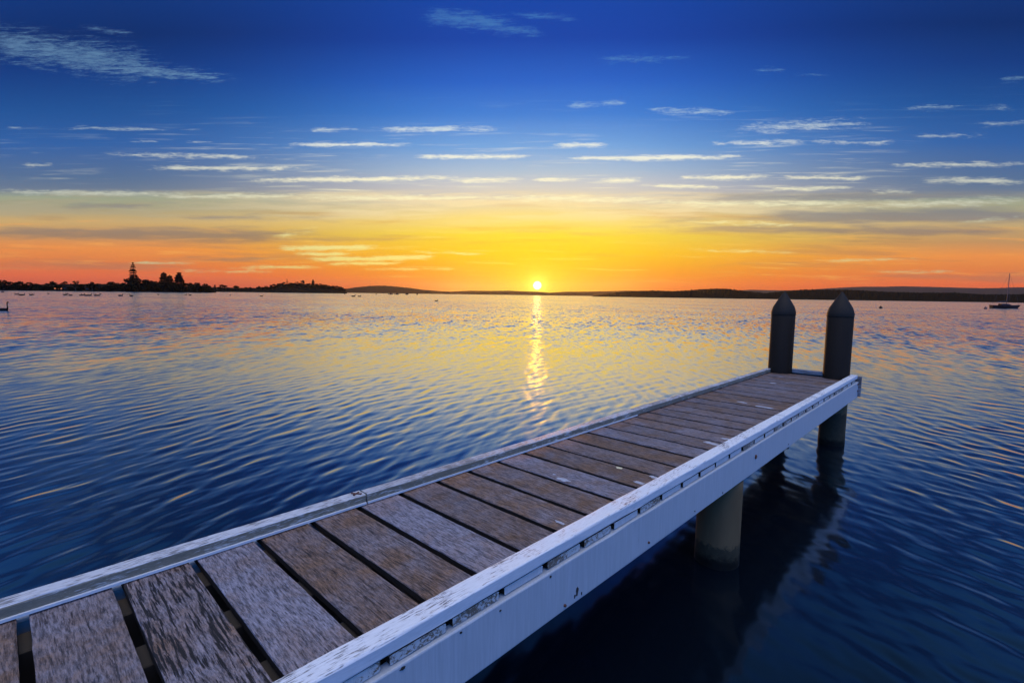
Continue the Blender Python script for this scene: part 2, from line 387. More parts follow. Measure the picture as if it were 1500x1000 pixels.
def mat_pile(name, tide):
    m, t, bs = new_mat(name)
    geo = t.node('ShaderNodeNewGeometry').outputs['Position']
    z = t.node('ShaderNodeSeparateXYZ', ins={0: geo}).outputs[2]
    st = t.noise(t.vmath('MULTIPLY', geo, (9, 9, 1.6)), 1, 5, .6, .3)
    sp = t.noise(geo, 26, 5, .7, .4)
    zz = t.math('ADD', z, t.math('MULTIPLY', t.math('SUBTRACT', sp, .5), .12))
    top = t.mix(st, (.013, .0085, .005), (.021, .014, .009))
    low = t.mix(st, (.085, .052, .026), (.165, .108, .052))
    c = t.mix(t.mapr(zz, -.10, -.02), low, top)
    # tide mark and the growth below it
    c = t.mix(t.mapr(zz, ZW + tide + .015, ZW + tide - .015), c, t.mix(sp, (.022, .018, .011), (.06, .05, .03)))
    c = t.mix(t.mapr(zz, ZW + .10, ZW + .035), c, t.mix(sp, (.003, .003, .0025), (.009, .009, .007)))
    c = t.mix(t.mapr(sp, .66, .74, 0, .8), c, (.03, .026, .02))
    t.l.new(c, bs.inputs['Base Color']); bs.inputs['Roughness'].default_value = .6
    bs.inputs['Specular IOR Level'].default_value = .08
    bump(t, bs, sp, .3, .006)
    return m

def mat_leaf(name, c):
    m, t, bs = new_mat(name)
    oi = t.node('ShaderNodeObjectInfo')
    g = t.node('ShaderNodeNewGeometry').outputs['Position']
    n = t.noise(g, .6, 3, .6)
    t.l.new(t.mix(n, tuple(x * .55 for x in c), tuple(x * 1.35 for x in c)), bs.inputs['Base Color'])
    bs.inputs['Roughness'].default_value = .9; bs.inputs['Specular IOR Level'].default_value = 0.0
    return m

M = dict(
    plank=mat_plank(),
    plank_side=mat_simple('shaded_plank_side', (.020, .014, .010), .9, .5, 40, bmp=.3, spec=.1),  # shade in the gaps is put into the colour of the side faces
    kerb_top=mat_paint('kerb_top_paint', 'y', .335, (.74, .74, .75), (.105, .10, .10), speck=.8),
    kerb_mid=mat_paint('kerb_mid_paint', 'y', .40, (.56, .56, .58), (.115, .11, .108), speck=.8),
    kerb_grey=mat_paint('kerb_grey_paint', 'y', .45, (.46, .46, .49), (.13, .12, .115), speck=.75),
    kerb_side=mat_paint('kerb_side_paint', 'y', .16, (.74, .73, .73), speck=.3),
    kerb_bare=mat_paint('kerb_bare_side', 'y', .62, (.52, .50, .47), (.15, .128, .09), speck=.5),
    end_paint=mat_paint('plank_end_paint', 'z', .12, (.58, .58, .57), (.11, .085, .06), chip=.56, speck=.6),
    end_clean=mat_paint('plank_end_clean_paint', 'z', .08, (.56, .57, .58), (.11, .085, .06), chip=.16, speck=.4),
    fascia=mat_paint('fascia_paint', 'z', .05, (.50, .515, .53), (.16, .14, .12), speck=.22, rough=.5),
    bearer=mat_simple('dark_bearer_wood', (.016, .011, .007), .8, .4, 14, bmp=.3),
    end_board=mat_paint('end_board_paint', 'x', .45, (.30, .29, .30), (.09, .07, .06), speck=.5),
    pile=mat_pile('pile_sleeve', .41), pile_mid=mat_pile('short_pile_sleeve', .15),
    cap=mat_simple('pile_cap_plastic', (.024, .018, .013), .6, .22, 7, bmp=.1, spec=.1),
    rust=mat_simple('rusty_iron', (.10, .035, .02), .75, .5, 120, metal=.3, bmp=.3),
    dropping=mat_simple('white_dropping', (.30, .30, .33), .8, .4, 40),
    cream=mat_simple('yellow_leaf_bit', (.55, .48, .28), .7, .15, 40),
)

# ------------------------------------------------------------------ the jetty
P = .2248
XL, XLO, XRI, XE, XF, HK, TH = -.792, -.857, .059, .1325, .1445, .047, .0335
Y0, YEND = -2.48, 7.33
GAP = .0285
jetty = empty('jetty', (0, 0, ZW))
tag(jetty, 'narrow weathered timber jetty with white edge rails running out over the water', 'jetty')
DZ = -ZW                                     # parts are written with deck top = 0, the empty sits on the water

def rounded(w0, w1, h0, h1, r, n=3):
    pts = []
    for (cx, cy, a0) in ((w1 - r, h1 - r, 0), (w0 + r, h1 - r, 90), (w0 + r, h0 + r, 180), (w1 - r, h0 + r, 270)):
        for k in range(n + 1):
            a = R(a0 + 90 * k / n); pts.append((cx + r * math.cos(a), cy + r * math.sin(a)))
    return pts

def sweep(name, prof, s0, s1, axis, mats, parent, nst=30, jit=.0012, seed=0, facemat=None, shape=None, bow=0.0):
    """prof: closed (a, z) outline swept along axis ('x' or 'y'); shape(s, a) -> offset along the cross axis"""
    vs = []; fs = []; fm = []; n = len(prof)
    for i in range(nst + 1):
        q = i / nst; s = s0 + (s1 - s0) * q
        for k, (a, z) in enumerate(prof):
            o = mnoise.noise(Vector((s * 7, k * .9, seed * 3.1))) * jit + mnoise.noise(Vector((s * 30, k * 2.3, seed * 5.7))) * jit * .5
            zz = z + mnoise.noise(Vector((s * 5, k * .4 + 40, seed * 2.3))) * jit * .8 + bow * math.sin(math.pi * q)
            aa = a + o + (shape(q, a) if shape else 0)
            vs.append((s, aa, zz + DZ) if axis == 'x' else (aa, s, zz + DZ))
    for i in range(nst):
        for k in range(n):
            f = (i * n + k, i * n + (k + 1) % n, (i + 1) * n + (k + 1) % n, (i + 1) * n + k)
            fs.append(f if axis == 'y' else f[::-1])
            p0, p1 = prof[k], prof[(k + 1) % n]
            fm.append(facemat(p0, p1) if facemat else 0)
    c0 = tuple(range(n)); c1 = tuple(nst * n + k for k in range(n))
    fs += [c0 if axis == 'x' else c0[::-1], c1[::-1] if axis == 'x' else c1]
    fm += [facemat(None, 0) if facemat else 0, facemat(None, 1) if facemat else 0]
    if axis == 'y': fs = [f[::-1] for f in fs]
    if axis == 'x': fs = [f[::-1] for f in fs]
    o = mesh_obj(name, vs, fs, mats, parent, fm)
    bm = bmesh.new(); bm.from_mesh(o.data); bmesh.ops.recalc_face_normals(bm, faces=bm.faces); bm.to_mesh(o.data); bm.free()
    return o

GR = {3: .001, 4: -.0018, 5: -.002, 6: .0005, 7: .0034, 8: 0, 9: .0005, 10: -.0047, 11: .0018, 12: -.002, 13: .0018}
GL = {0: .005, 1: .006, 2: -.001, 3: -.006, 4: -.011, 5: -.018, 6: -.016, 7: -.014, 8: -.020, 9: -.016, 10: -.012, 11: -.012, 12: -.013, 13: -.004, 14: -.006}
LOOK = {-1: (.55, .2, .95), 0: (.62, .35, .95), 1: (.55, 1.0, 1.05), 2: (.85, .15, 1.1), 3: (.28, .35, .9), 4: (.45, .45, .95), 5: (.92, .12, 1.12), 6: (.40, .25, .85),
        7: (.35, .2, 1.0), 8: (.38, .25, .95), 9: (.80, .15, 1.05), 10: (.30, .3, .85), 11: (.45, .3, .9), 12: (.22, .2, .85), 13: (.75, .15, .95), 14: (.5, .3, .85)}
rng = random.Random(5)
planks = {}
i_lo, i_hi = int(math.floor(Y0 / P)), int(YEND / P) - 1
for i in range(i_lo, i_hi + 1):
    gr0, gr1 = GR.get(i, rng.uniform(-.003, .003)), GR.get(i + 1, rng.uniform(-.003, .003))
    GR[i], GR[i + 1] = gr0, gr1
    gl0, gl1 = GL.get(i, 0.0 + rng.uniform(-.004, .004)), GL.get(i + 1, rng.uniform(-.004, .004))
    GL[i], GL[i + 1] = gl0, gl1
    g = GAP
    a0, a1 = i * P + g / 2, (i + 1) * P - g / 2
    top = -.0015 - rng.random() * .003
    prof = rounded(a0, a1, -TH + .0015, top, .0042, 3)
    def shp(q, a, a0=a0, a1=a1, gl0=gl0, gl1=gl1, gr0=gr0, gr1=gr1):
        f = (a - a0) / (a1 - a0)
        return (gl0 * (1 - q) + gr0 * q) * (1 - f) + (gl1 * (1 - q) + gr1 * q) * f
    clean = rng.random() < .35 or i in (5, 8, 11)
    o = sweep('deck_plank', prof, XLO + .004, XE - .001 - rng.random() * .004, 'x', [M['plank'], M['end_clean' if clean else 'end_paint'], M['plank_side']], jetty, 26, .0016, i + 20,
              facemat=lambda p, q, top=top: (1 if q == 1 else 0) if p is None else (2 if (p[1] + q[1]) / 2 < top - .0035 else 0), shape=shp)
    lk = LOOK.get(i, (rng.uniform(.2, .75), rng.uniform(.1, .5), rng.uniform(.8, 1.0)))
    o.color = (*lk, 1)
    planks[i] = o

def kerb(x0, x1, y0, y1, seed, inner_left=False, bare=False, name='edge_rail', top='kerb_top'):
    prof = rounded(x0, x1, .0008, HK, .007, 3)
    def fm(p, q):
        if p is None: return 2
        mx = (p[0] + q[0]) / 2; mz = (p[1] + q[1]) / 2
        if mz > HK - .003: return 0
        if bare and mx > (x0 + x1) / 2: return 2
        return 1
    return sweep(name, prof, y0, y1, 'y', [M[top], M['kerb_side'], M['kerb_bare']], jetty, max(8, int((y1 - y0) / .12)), .0022, seed, facemat=fm)
YJ = 1.150
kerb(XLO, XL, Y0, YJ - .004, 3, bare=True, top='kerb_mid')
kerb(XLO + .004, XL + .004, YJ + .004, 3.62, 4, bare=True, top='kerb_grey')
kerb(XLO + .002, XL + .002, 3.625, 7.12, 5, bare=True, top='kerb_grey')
kerb(XRI, XE + .001, Y0, 4.30, 6)
kerb(XRI + .002, XE - .001, 4.306, YEND - .002, 7)
bt = MB()
for y0, y1 in ((Y0, YJ - .004), (YJ + .004, 3.62)): bt.box((XL + .0005, y0, .0012 + DZ), (XL + .0085, y1, .0105 + DZ))
bt.build('rail_batten', M['kerb_side'], jetty)
# side beams (fascia boards) left and right, a bearer under the middle, the end board and end rail
sweep('side_beam', rounded(XE - .03, XF, -.036 - .192, -.036, .005, 2), Y0, YEND - .003, 'y', M['fascia'], jetty, 60, .0015, 31)
sweep('side_beam', rounded(XLO - .008, XLO + .035, -.036 - .192, -.036, .005, 2), Y0, YEND - .003, 'y', M['fascia'], jetty, 40, .0015, 32)
for k, bx in enumerate((-.76, -.45, -.14)):
    sweep('bearer', rounded(bx, bx + .11, -.19, -.0365, .004, 1), Y0, YEND - .003, 'y', M['bearer'], jetty, 20, .002, 33 + 10 * k)
eb = sweep('end_board', rounded(YEND, YEND + .045, -.222, .03, .004, 2), XLO - .008, XF + .026, 'x', M['end_board'], jetty, 20, .0015, 34)
sweep('end_rail', rounded(YEND - .075, YEND - .004, .0008, HK + .004, .006, 2), XL + .01, XRI - .006, 'x', M['end_board'], jetty, 16, .002, 35)
# bolts and nails
def bolt(p, axis, r=.012, parent=jetty, name='bolt', mat='rust'):
    b = MB(); p = Vector(p) + Vector((0, 0, DZ)); ax = Vector(axis)
    b.tube([p - ax * .004, p + ax * .004, p + ax * .0075, p + ax * .008], [r, r, r * .75, r * .2], 10)
    return b.build(name, M[mat], parent)
bolt((XF, 3.60, -.118), (1, 0, 0), .016)
bolt((XF, 2.1, -.19), (1, 0, 0), .006)
bolt((XF, 1.45, -.205), (1, 0, 0), .006)
bolt((XF + .001, YEND - .05, -.06), (1, 0, 0), .013); bolt((XF + .001, YEND - .03, -.145), (1, 0, 0), .013)
def scuff(y, z, ry, rz, seed, name='paint_chip', mat='bearer'):
    n = 16; vs = []; x = XF + .0022
    for k in range(n):
        a = 2 * math.pi * k / n; q = 1 + .7 * mnoise.noise(Vector((math.cos(a) * 2.1, math.sin(a) * 2.1, seed * 2.7)))
        vs.append((x, y + ry * q * math.cos(a), z + DZ + rz * q * math.sin(a)))
    vs += [(x - .006, v[1], v[2]) for v in vs[:n]]
    fs = [tuple(range(n))] + [(k, n + k, n + (k + 1) % n, (k + 1) % n) for k in range(n)]
    return mesh_obj(name, vs, fs, M[mat], jetty)
for k, (y, z, a, b_) in enumerate(((1.53, -.182, .006, .017), (1.515, -.197, .004, .008), (1.56, -.205, .003, .006), (1.10, -.06, .004, .003), (1.36, -.052, .005, .004), (.93, -.05, .005, .003), (2.62, -.20, .005, .004), (.72, -.048, .008, .004), (3.02, -.21, .004, .006), (4.4, -.20, .006, .005))):
    scuff(y, z, a, b_, k + 1)
# rusty nails lying crossed at the joint of the left rail
for a, l in ((35, .05), (-60, .04)):
    b = MB(); c = Vector((XLO + .035, YJ - .035, HK + .003 + DZ)); d = Vector((math.cos(R(a)), math.sin(R(a)), 0)) * l * .5
    b.tube([c - d, c + d * .8, c + d], [.0035, .003, .006], 6); b.build('rusty_nail', M['rust'], jetty)
# piles: two at the end rise above the deck as pointed posts, one carries the middle
def pile(x, y, z1, cap):
    b = MB(); r = .143
    prof = [(r * 1.02, -1.9), (r * 1.015, ZW + .02), (r, ZW + .14), (r, -.3), (r * .995, z1 - .004), (r * .97, z1)]
    b.lathe([(a, h + DZ) for a, h in prof], (x, y, 0), 56)
    o = b.build('pile', M['pile' if cap else 'pile_mid'], jetty, True)
    if cap:
        c = MB(); z = z1 + DZ
        c.lathe([(r * .9, z - .03), (r * 1.012, z - .03), (r * 1.018, z - .024), (r * 1.018, z + .006), (r * 1.0, z + .02), (r * .88, z + .078), (r * .6, z + .148), (r * .3, z + .218), (r * .09, z + .265), (.004, z + .278)], (x, y, 0), 56)
        co = c.build('pile_cap', M['cap'], o, True)
    return o
pile(-.715, 7.21, .79, True); pile(-.075, 7.21, .79, True); pile(.0, 3.37, -.24, False)
# droppings and scraps on the planks
def splat(x, y, r, stretch=1.5, mat='dropping', seed=0, name='bird_dropping', ang=0):
    i = int(math.floor(y / P)); n = 22; rr = random.Random(seed); vs = []; zt = -.0012 + DZ
    ca, sa = math.cos(ang), math.sin(ang)
    for k in range(n):
        a = 2 * math.pi * k / n; q = r * (1 + .55 * mnoise.noise(Vector((math.cos(a) * 1.7, math.sin(a) * 1.7, seed * 3.3))) + rr.uniform(-.12, .12))
        px, py = q * math.cos(a) * stretch, q * math.sin(a)
        vs.append((x + px * ca - py * sa, y + px * sa + py * ca, zt))
    vs += [(x + (v[0] - x) * .7, y + (v[1] - y) * .7, zt + .0016) for v in vs[:n]]
    fs = [tuple(range(n, 2 * n))] + [(k, (k + 1) % n, n + (k + 1) % n, n + k) for k in range(n)]
    return mesh_obj(name, vs, fs, M[mat], planks[i])
for a in ((-.343, 2.055, .018, 2.6, 'dropping', 1), (-.42, 2.08, .007, 1.6, 'dropping', 2), (-.225, 2.43, .012, 1.8, 'cream', 3), (-.03, 2.31, .014, 2.4, 'dropping', 4), (-.015, 2.44, .017, 1.5, 'dropping', 5),
          (-.045, 3.30, .026, 2.0, 'dropping', 6), (-.02, 3.48, .02, 1.7, 'dropping', 7), (-.036, 1.645, .009, 3.2, 'dropping', 8), (-.16, 4.765, .028, 2.6, 'dropping', 9), (-.38, 4.83, .02, 2.2, 'dropping', 10),
          (-.50, 6.2, .02, 2.2, 'dropping', 11)):
    splat(*a[:4], a[4], a[5], 'fallen_leaf' if a[4] == 'cream' else 'bird_dropping')

# ------------------------------------------------------------------ water: one sheet, fine near the jetty, reaching the horizon
def make_water():
    C0 = np.array([CAM[0], CAM[1]]); h = CAM[2] - ZW
    vd = -YAW
    # azimuths: dense where one looks, coarse behind
    a_in = np.linspace(vd - R(58), vd + R(58), 1250)
    a_out = np.linspace(vd + R(58), vd - R(58) + 2 * math.pi, 120)[1:-1]
    A = np.concatenate([a_in, a_out])
    dep = np.concatenate([np.linspace(R(84), R(50), 60)[:-1], np.linspace(R(50), R(.9), 780)])
    rr = h / np.tan(dep)
    rr = np.concatenate([rr, np.geomspace(rr[-1] * 1.05, 9000, 60)])
    na, nr = len(A), len(rr)
    sx = C0[0] + np.outer(rr, np.sin(A)); sy = C0[1] + np.outer(rr, np.cos(A))
    dr = np.gradient(rr)[:, None]; da = np.full(na, R(116) / 1250); da[1250:] = R(244) / 120
    cell = np.maximum(dr * .8, rr[:, None] * da[None, :])
    z = np.zeros_like(sx)
    g = np.random.default_rng(4)
    # two families of ripples: the open water left of the jetty, and the lee on its right where they bend
    side = 1 / (1 + np.exp(-(sx - .9 + .12 * (sy - 3)) / .8))
    def family(crest_az, spread, n, seed, amp):
        g = np.random.default_rng(seed); out = np.zeros_like(sx)
        for k in range(n):
            lam = math.exp(g.uniform(math.log(.09), math.log(1.5)))
            kd = R(crest_az + 90 + g.normal() * spread * (1.0 if lam < .8 else .7))
            kk = 2 * math.pi / lam
            # slope spectrum: most slope in .3-.7 m
            s = amp * math.exp(-.5 * ((math.log(lam / .205)) / .55) ** 2) / math.sqrt(n)
            a = s / kk * 1.9
            ph = g.uniform(0, 2 * math.pi)
            fade = np.clip((lam / cell - 2.2) / 2.5, 0, 1)
            # wave groups: slow envelope
            env = 1 + .65 * np.sin(.31 * sx * math.cos(ph * 3) + .27 * sy * math.sin(ph * 5) + ph * 7) * np.sin(.19 * sy + .23 * sx * math.sin(ph) + ph * 2)
            arg = kk * (sx * math.sin(kd) + sy * math.cos(kd)) + ph
            w = np.sin(arg) + .18 * np.cos(2 * arg)
            out += a * fade * env * w
        return out
    z = family(-22, 19, 80, 21, .063) * (1 - side) + family(-60, 26, 90, 22, .10) * side
    # calmer close to the jetty and piles
    dx = np.maximum(np.maximum(XLO - sx, sx - XF), 0); dy = np.maximum(np.maximum(-3 - sy, sy - YEND), 0)
    dj = np.hypot(dx, dy); z *= .72 + .28 * np.clip(dj / 2.2, 0, 1)
    V = np.stack([sx, sy, ZW + z], -1).reshape(-1, 3)
    V = np.vstack([V, [[C0[0], C0[1], ZW]]])
    I = np.arange(na * nr).reshape(nr, na); J = np.roll(I, -1, 1)
    q = np.stack([I[:-1], I[1:], J[1:], J[:-1]], -1).reshape(-1, 4)
    tri = np.stack([I[0], J[0], np.full(na, na * nr)], -1)
    # winding: faces up
    me = bpy.data.meshes.new('water')
    nq, nt = len(q), len(tri)
    me.vertices.add(len(V)); me.vertices.foreach_set('co', V.astype(np.float32).ravel())
    loops = np.concatenate([q[:, ::-1].ravel(), tri[:, ::-1].ravel()]).astype(np.int32)
    me.loops.add(len(loops)); me.loops.foreach_set('vertex_index', loops)
    me.polygons.add(nq + nt)
    st = np.concatenate([np.arange(nq) * 4, nq * 4 + np.arange(nt) * 3]).astype(np.int32)
    me.polygons.foreach_set('loop_start', st)
    me.polygons.foreach_set('use_smooth', np.ones(nq + nt, bool))
    me.update(calc_edges=True)
    if me.polygons[5000].normal.z < 0: me.flip_normals()
    m, t, bs = new_mat('lake_water')
    geo = t.node('ShaderNodeNewGeometry'); pos = geo.outputs['Position']
    d = t.vmath('LENGTH', t.vmath('MULTIPLY', t.vmath('SUBTRACT', pos, (C0[0], C0[1], ZW)), (1, 1, 0)), out=1)
    def field(ang, sc, seed, det=2.0):
        c, s = math.cos(R(ang)), math.sin(R(ang))
        ax = t.vmath('DOT_PRODUCT', pos, (s * sc[0], c * sc[0], 0), out=1)      # along the crests
        ay = t.vmath('DOT_PRODUCT', pos, (c * sc[1], -s * sc[1], 0), out=1)     # across
        v = t.node('ShaderNodeCombineXYZ', ins={0: ax, 1: ay, 2: seed}).outputs[0]
        return t.vmath('SUBTRACT', t.noise(v, 1, det, .5, .3, out=1), (.5, .5, .5))
    # beyond the reach of the modelled ripples the same slopes come from the shading normal
    s1 = field(-24, (.9, 3.4), 1.5); s2 = field(-48, (1.8, 5.6), 7.5); s3 = field(-10, (.16, .62), 4.5)
    gust = t.noise(t.vmath('MULTIPLY', pos, (.022, .05, 0)), 1, 3, .55)
    far = t.mapr(d, 6, 45)
    amp = t.math('MULTIPLY', far, t.mapr(gust, .3, .7, .20, .44))
    sl = t.vmath('ADD', t.vmath('SCALE', s1, t.math('MULTIPLY', amp, 1.7)), t.vmath('ADD', t.vmath('SCALE', s2, t.math('MULTIPLY', amp, 1.5)), t.vmath('SCALE', s3, t.math('MULTIPLY', amp, .7))))
    sl = t.vmath('ADD', sl, t.vmath('SCALE', field(-35, (3.0, 9.0), 2.5), t.mapr(d, 3, 26, .02, .15)))
    # tilt added to the farther normals, away from the sunset, to reflect higher sky
    sk = t.math('SUBTRACT', t.mapr(d, 6, 30, 0, .050), t.mapr(d, 60, 220, 0, .012))
    sl = t.vmath('ADD', sl, t.vmath('SCALE', (-math.sin(R(SUN_AZ)), -math.cos(R(SUN_AZ)), 0), sk))
    sl = t.vmath('MULTIPLY', sl, (1, 1, 0))
    N = t.vmath('NORMALIZE', t.vmath('ADD', geo.outputs['Normal'], sl))
    # dark water body under a mirror skin; a hand-set ramp boosts its Fresnel strength at grazing angles to brighten the water
    t.n.remove(bs)
    out = [n for n in t.n if n.type == 'OUTPUT_MATERIAL'][0]
    df = t.node('ShaderNodeBsdfDiffuse', ins={'Color': (.0016, .0038, .0072, 1)})
    gl = t.node('ShaderNodeBsdfAnisotropic', ins={'Color': (1, 1, 1, 1), 'Roughness': t.mapr(d, 2, 30, .12, .12), 'Normal': N})
    fr = t.node('ShaderNodeFresnel', ins={'IOR': 1.38, 'Normal': N}).outputs[0]
    fac = t.ramp(fr, [(0, (0, 0, 0)), (.03, (.016,) * 3), (.05, (.042,) * 3), (.09, (.14,) * 3), (.16, (.38,) * 3), (.32, (.62,) * 3), (.6, (.86,) * 3), (1, (1, 1, 1))])
    mx = t.node('ShaderNodeMixShader', ins={0: fac}); t.l.new(df.outputs[0], mx.inputs[1]); t.l.new(gl.outputs[0], mx.inputs[2])
    t.l.new(mx.outputs[0], out.inputs[0])
    me.materials.append(m)
    o = bpy.data.objects.new('water', me); COL.objects.link(o); tag(o, kind='structure')
make_water()

# ------------------------------------------------------------------ far land
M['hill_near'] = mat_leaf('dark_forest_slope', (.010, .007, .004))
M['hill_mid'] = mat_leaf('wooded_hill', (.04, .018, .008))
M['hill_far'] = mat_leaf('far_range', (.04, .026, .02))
M['bank'] = mat_simple('bank_earth', (.006, .005, .004), .9, .4, .2, spec=0)
M['leaf_dark'] = mat_leaf('dark_foliage', (.009, .008, .004))
M['leaf_pine'] = mat_leaf('pine_foliage', (.007, .007, .004))
M['bark'] = mat_simple('bark', (.06, .045, .035), .9, .3, 3)

def ridge(name, mat, r0, depth, prof, rough=.0, step=1.2, seed=0, shore=.5):
    us = np.arange(prof[0][0], prof[-1][0], step); vs_ = np.interp(us, [p[0] for p in prof], [p[1] for p in prof])
    rows = [(0, 0), (.02, .12), (.18, .38), (.38, .62), (.58, .85), (.75, 1), (1.0, .9), (1.6, .4), (2.2, -.05)]
    V = []; n = len(us)
    for k, (fd, fh) in enumerate(rows):
        for j, u in enumerate(us):
            rc = r0 + depth * .75
            p = spot(u, vs_[j], rc); hh = max(.4, p.z - ZW)
            hh *= 1 + rough * (mnoise.noise(Vector((u * .35, k * .6, seed))) + .6 * mnoise.noise(Vector((u * .9, k * .8 + 9, seed))))
            wig = depth * .10 * mnoise.noise(Vector((u * .05, k * 1.3, seed + 5)))
            rr = r0 + depth * fd + (wig if k else wig * .6)
            d = ray(u, vs_[j]); L = math.hypot(d[0], d[1])
            z = ZW - .5 if k == 0 else ZW + (shore if k == 1 else max(shore, hh * fh)) if k < len(rows) - 1 else ZW - 1
            V.append((CAM[0] + d[0] / L * rr, CAM[1] + d[1] / L * rr, z))
    F = [(a * n + b, a * n + b + 1, (a + 1) * n + b + 1, (a + 1) * n + b) for a in range(len(rows) - 1) for b in range(n - 1)]
    o = mesh_obj(name, V, F, mat, None); tag(o, kind='structure'); return o

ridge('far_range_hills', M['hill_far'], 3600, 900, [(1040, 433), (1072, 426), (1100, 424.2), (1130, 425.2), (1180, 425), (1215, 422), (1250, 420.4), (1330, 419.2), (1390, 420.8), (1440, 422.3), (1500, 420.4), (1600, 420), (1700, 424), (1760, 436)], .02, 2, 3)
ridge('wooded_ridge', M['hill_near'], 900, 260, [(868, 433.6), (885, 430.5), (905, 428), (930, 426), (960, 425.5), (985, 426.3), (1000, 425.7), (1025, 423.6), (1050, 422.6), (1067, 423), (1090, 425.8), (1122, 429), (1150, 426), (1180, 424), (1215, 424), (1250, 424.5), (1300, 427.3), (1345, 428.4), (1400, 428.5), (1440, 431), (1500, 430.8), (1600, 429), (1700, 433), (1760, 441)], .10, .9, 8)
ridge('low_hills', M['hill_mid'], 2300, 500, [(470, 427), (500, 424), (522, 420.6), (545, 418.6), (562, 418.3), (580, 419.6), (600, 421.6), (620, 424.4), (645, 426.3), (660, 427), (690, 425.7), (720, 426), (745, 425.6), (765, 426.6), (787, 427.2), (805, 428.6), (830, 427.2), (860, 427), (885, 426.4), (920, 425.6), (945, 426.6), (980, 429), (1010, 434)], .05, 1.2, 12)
ridge('far_shore', M['hill_mid'], 1500, 200, [(-120, 420), (-40, 417), (40, 417), (90, 416.5), (140, 415.5), (175, 416.5), (250, 419), (330, 421), (400, 422.5), (440, 427)], .06, 1.5, 15)
ridge('headland', M['bank'], 520, 90, [(-120, 418), (0, 419.5), (80, 421.2), (180, 420.5), (225, 420), (270, 421), (300, 423), (312, 425.6), (318, 426.6)], .05, 1.5, 21, .7)
ridge('far_headland', M['bank'], 900, 140, [(296, 427.5), (310, 424), (345, 424.4), (375, 422.8), (398, 419.8), (418, 416.2), (440, 415.5), (465, 417.4), (485, 420), (500, 422.6), (506, 426), (509, 428)], .05, 1.2, 25, .9)

# ------------------------------------------------------------------ trees
def leaf_cards(centers, rads, n, size, rg, squash=.8):
    vs = []; fs = []
    for (c, r) in zip(centers, rads):
        for _ in range(n):
            v = rg.normal(size=3); v /= np.linalg.norm(v); q = rg.uniform(.25, 1) ** .45
            p = np.array(c) + v * r * q * np.array([1, 1, squash])
            a = rg.normal(size=3); a /= np.linalg.norm(a); b = np.cross(a, rg.normal(size=3)); b /= np.linalg.norm(b)
            s = size * rg.uniform(.6, 1.3); k = len(vs)
            vs += [tuple(p + a * s), tuple(p + b * s * .7), tuple(p - a * s), tuple(p - b * s * .7)]; fs.append((k, k + 1, k + 2, k + 3))
    return vs, fs

def broad_tree(seed):
    """height 1, crown width about .9"""
    rg = np.random.default_rng(seed); root = empty('broad_tree')
    b = MB(); lean = rg.uniform(-.05, .05, 2)
    b.tube([(0, 0, -.08), (lean[0] * .4, lean[1] * .4, .25), (lean[0], lean[1], .6)], [.04, .028, .012], 7)
    cs = []; rs = []
    for k in range(rg.integers(14, 18)):
        a = rg.uniform(0, 2 * math.pi); q = rg.uniform(.05, .36); z = rg.uniform(.06, .82)
        q *= 1.1 - .6 * max(0, (z - .5) / .35)
        c = (q * math.cos(a) + lean[0], q * math.sin(a) + lean[1], z); cs.append(c); rs.append(rg.uniform(.14, .22))
        if k < 6: b.tube([(lean[0] * .5, lean[1] * .5, .22 + .03 * k), (c[0] * .6, c[1] * .6, c[2] * .8), c], [.016, .010, .004], 5)
    b.build('trunk', M['bark'], root)
    v, f = leaf_cards(cs, rs, 85, .052, rg); mesh_obj('crown', v, f, M['leaf_dark'], root)
    return root

def pine_tree(seed, whorls=13, spread=.20, taper=1.0, dens=16, droop=-.02, base=.16):
    """height 1: a straight leader with whorls of level branches"""
    rg = np.random.default_rng(seed); root = empty('pine_tree')
    b = MB(); b.tube([(0, 0, -.06), (0, 0, .5), (.004, 0, 1.0)], [.022, .013, .003], 7)
    vs = []; fs = []
    for w in range(whorls):
        q = w / (whorls - 1); z = base + (.97 - base) * q + rg.uniform(-.012, .012)
        L = spread * ((1 - q) ** taper * .92 + .10) * rg.uniform(.78, 1.12)
        nb = 6; a0 = rg.uniform(0, 6.28)
        for k in range(nb):
            a = a0 + 2 * math.pi * k / nb + rg.uniform(-.25, .25); l = L * rg.uniform(.75, 1.1)
            tip = (l * math.cos(a), l * math.sin(a), z + droop + .03 * q)
            b.tube([(0, 0, z), (tip[0] * .55, tip[1] * .55, z + droop * .3), tip], [.006, .004, .002], 4)
            n = max(3, int(dens * l / spread))
            cs = [(tip[0] * s, tip[1] * s, z + droop * s + .012) for s in np.linspace(.3, 1, n)]
            v, f = leaf_cards(cs, [.018 + .014 * (l / spread)] * n, 6, .018, rg, .75)
            o = len(vs); vs += v; fs += [tuple(o + i for i in x) for x in f]
    b.build('trunk', M['bark'], root); mesh_obj('crown', vs, fs, M['leaf_pine'], root)
    return root

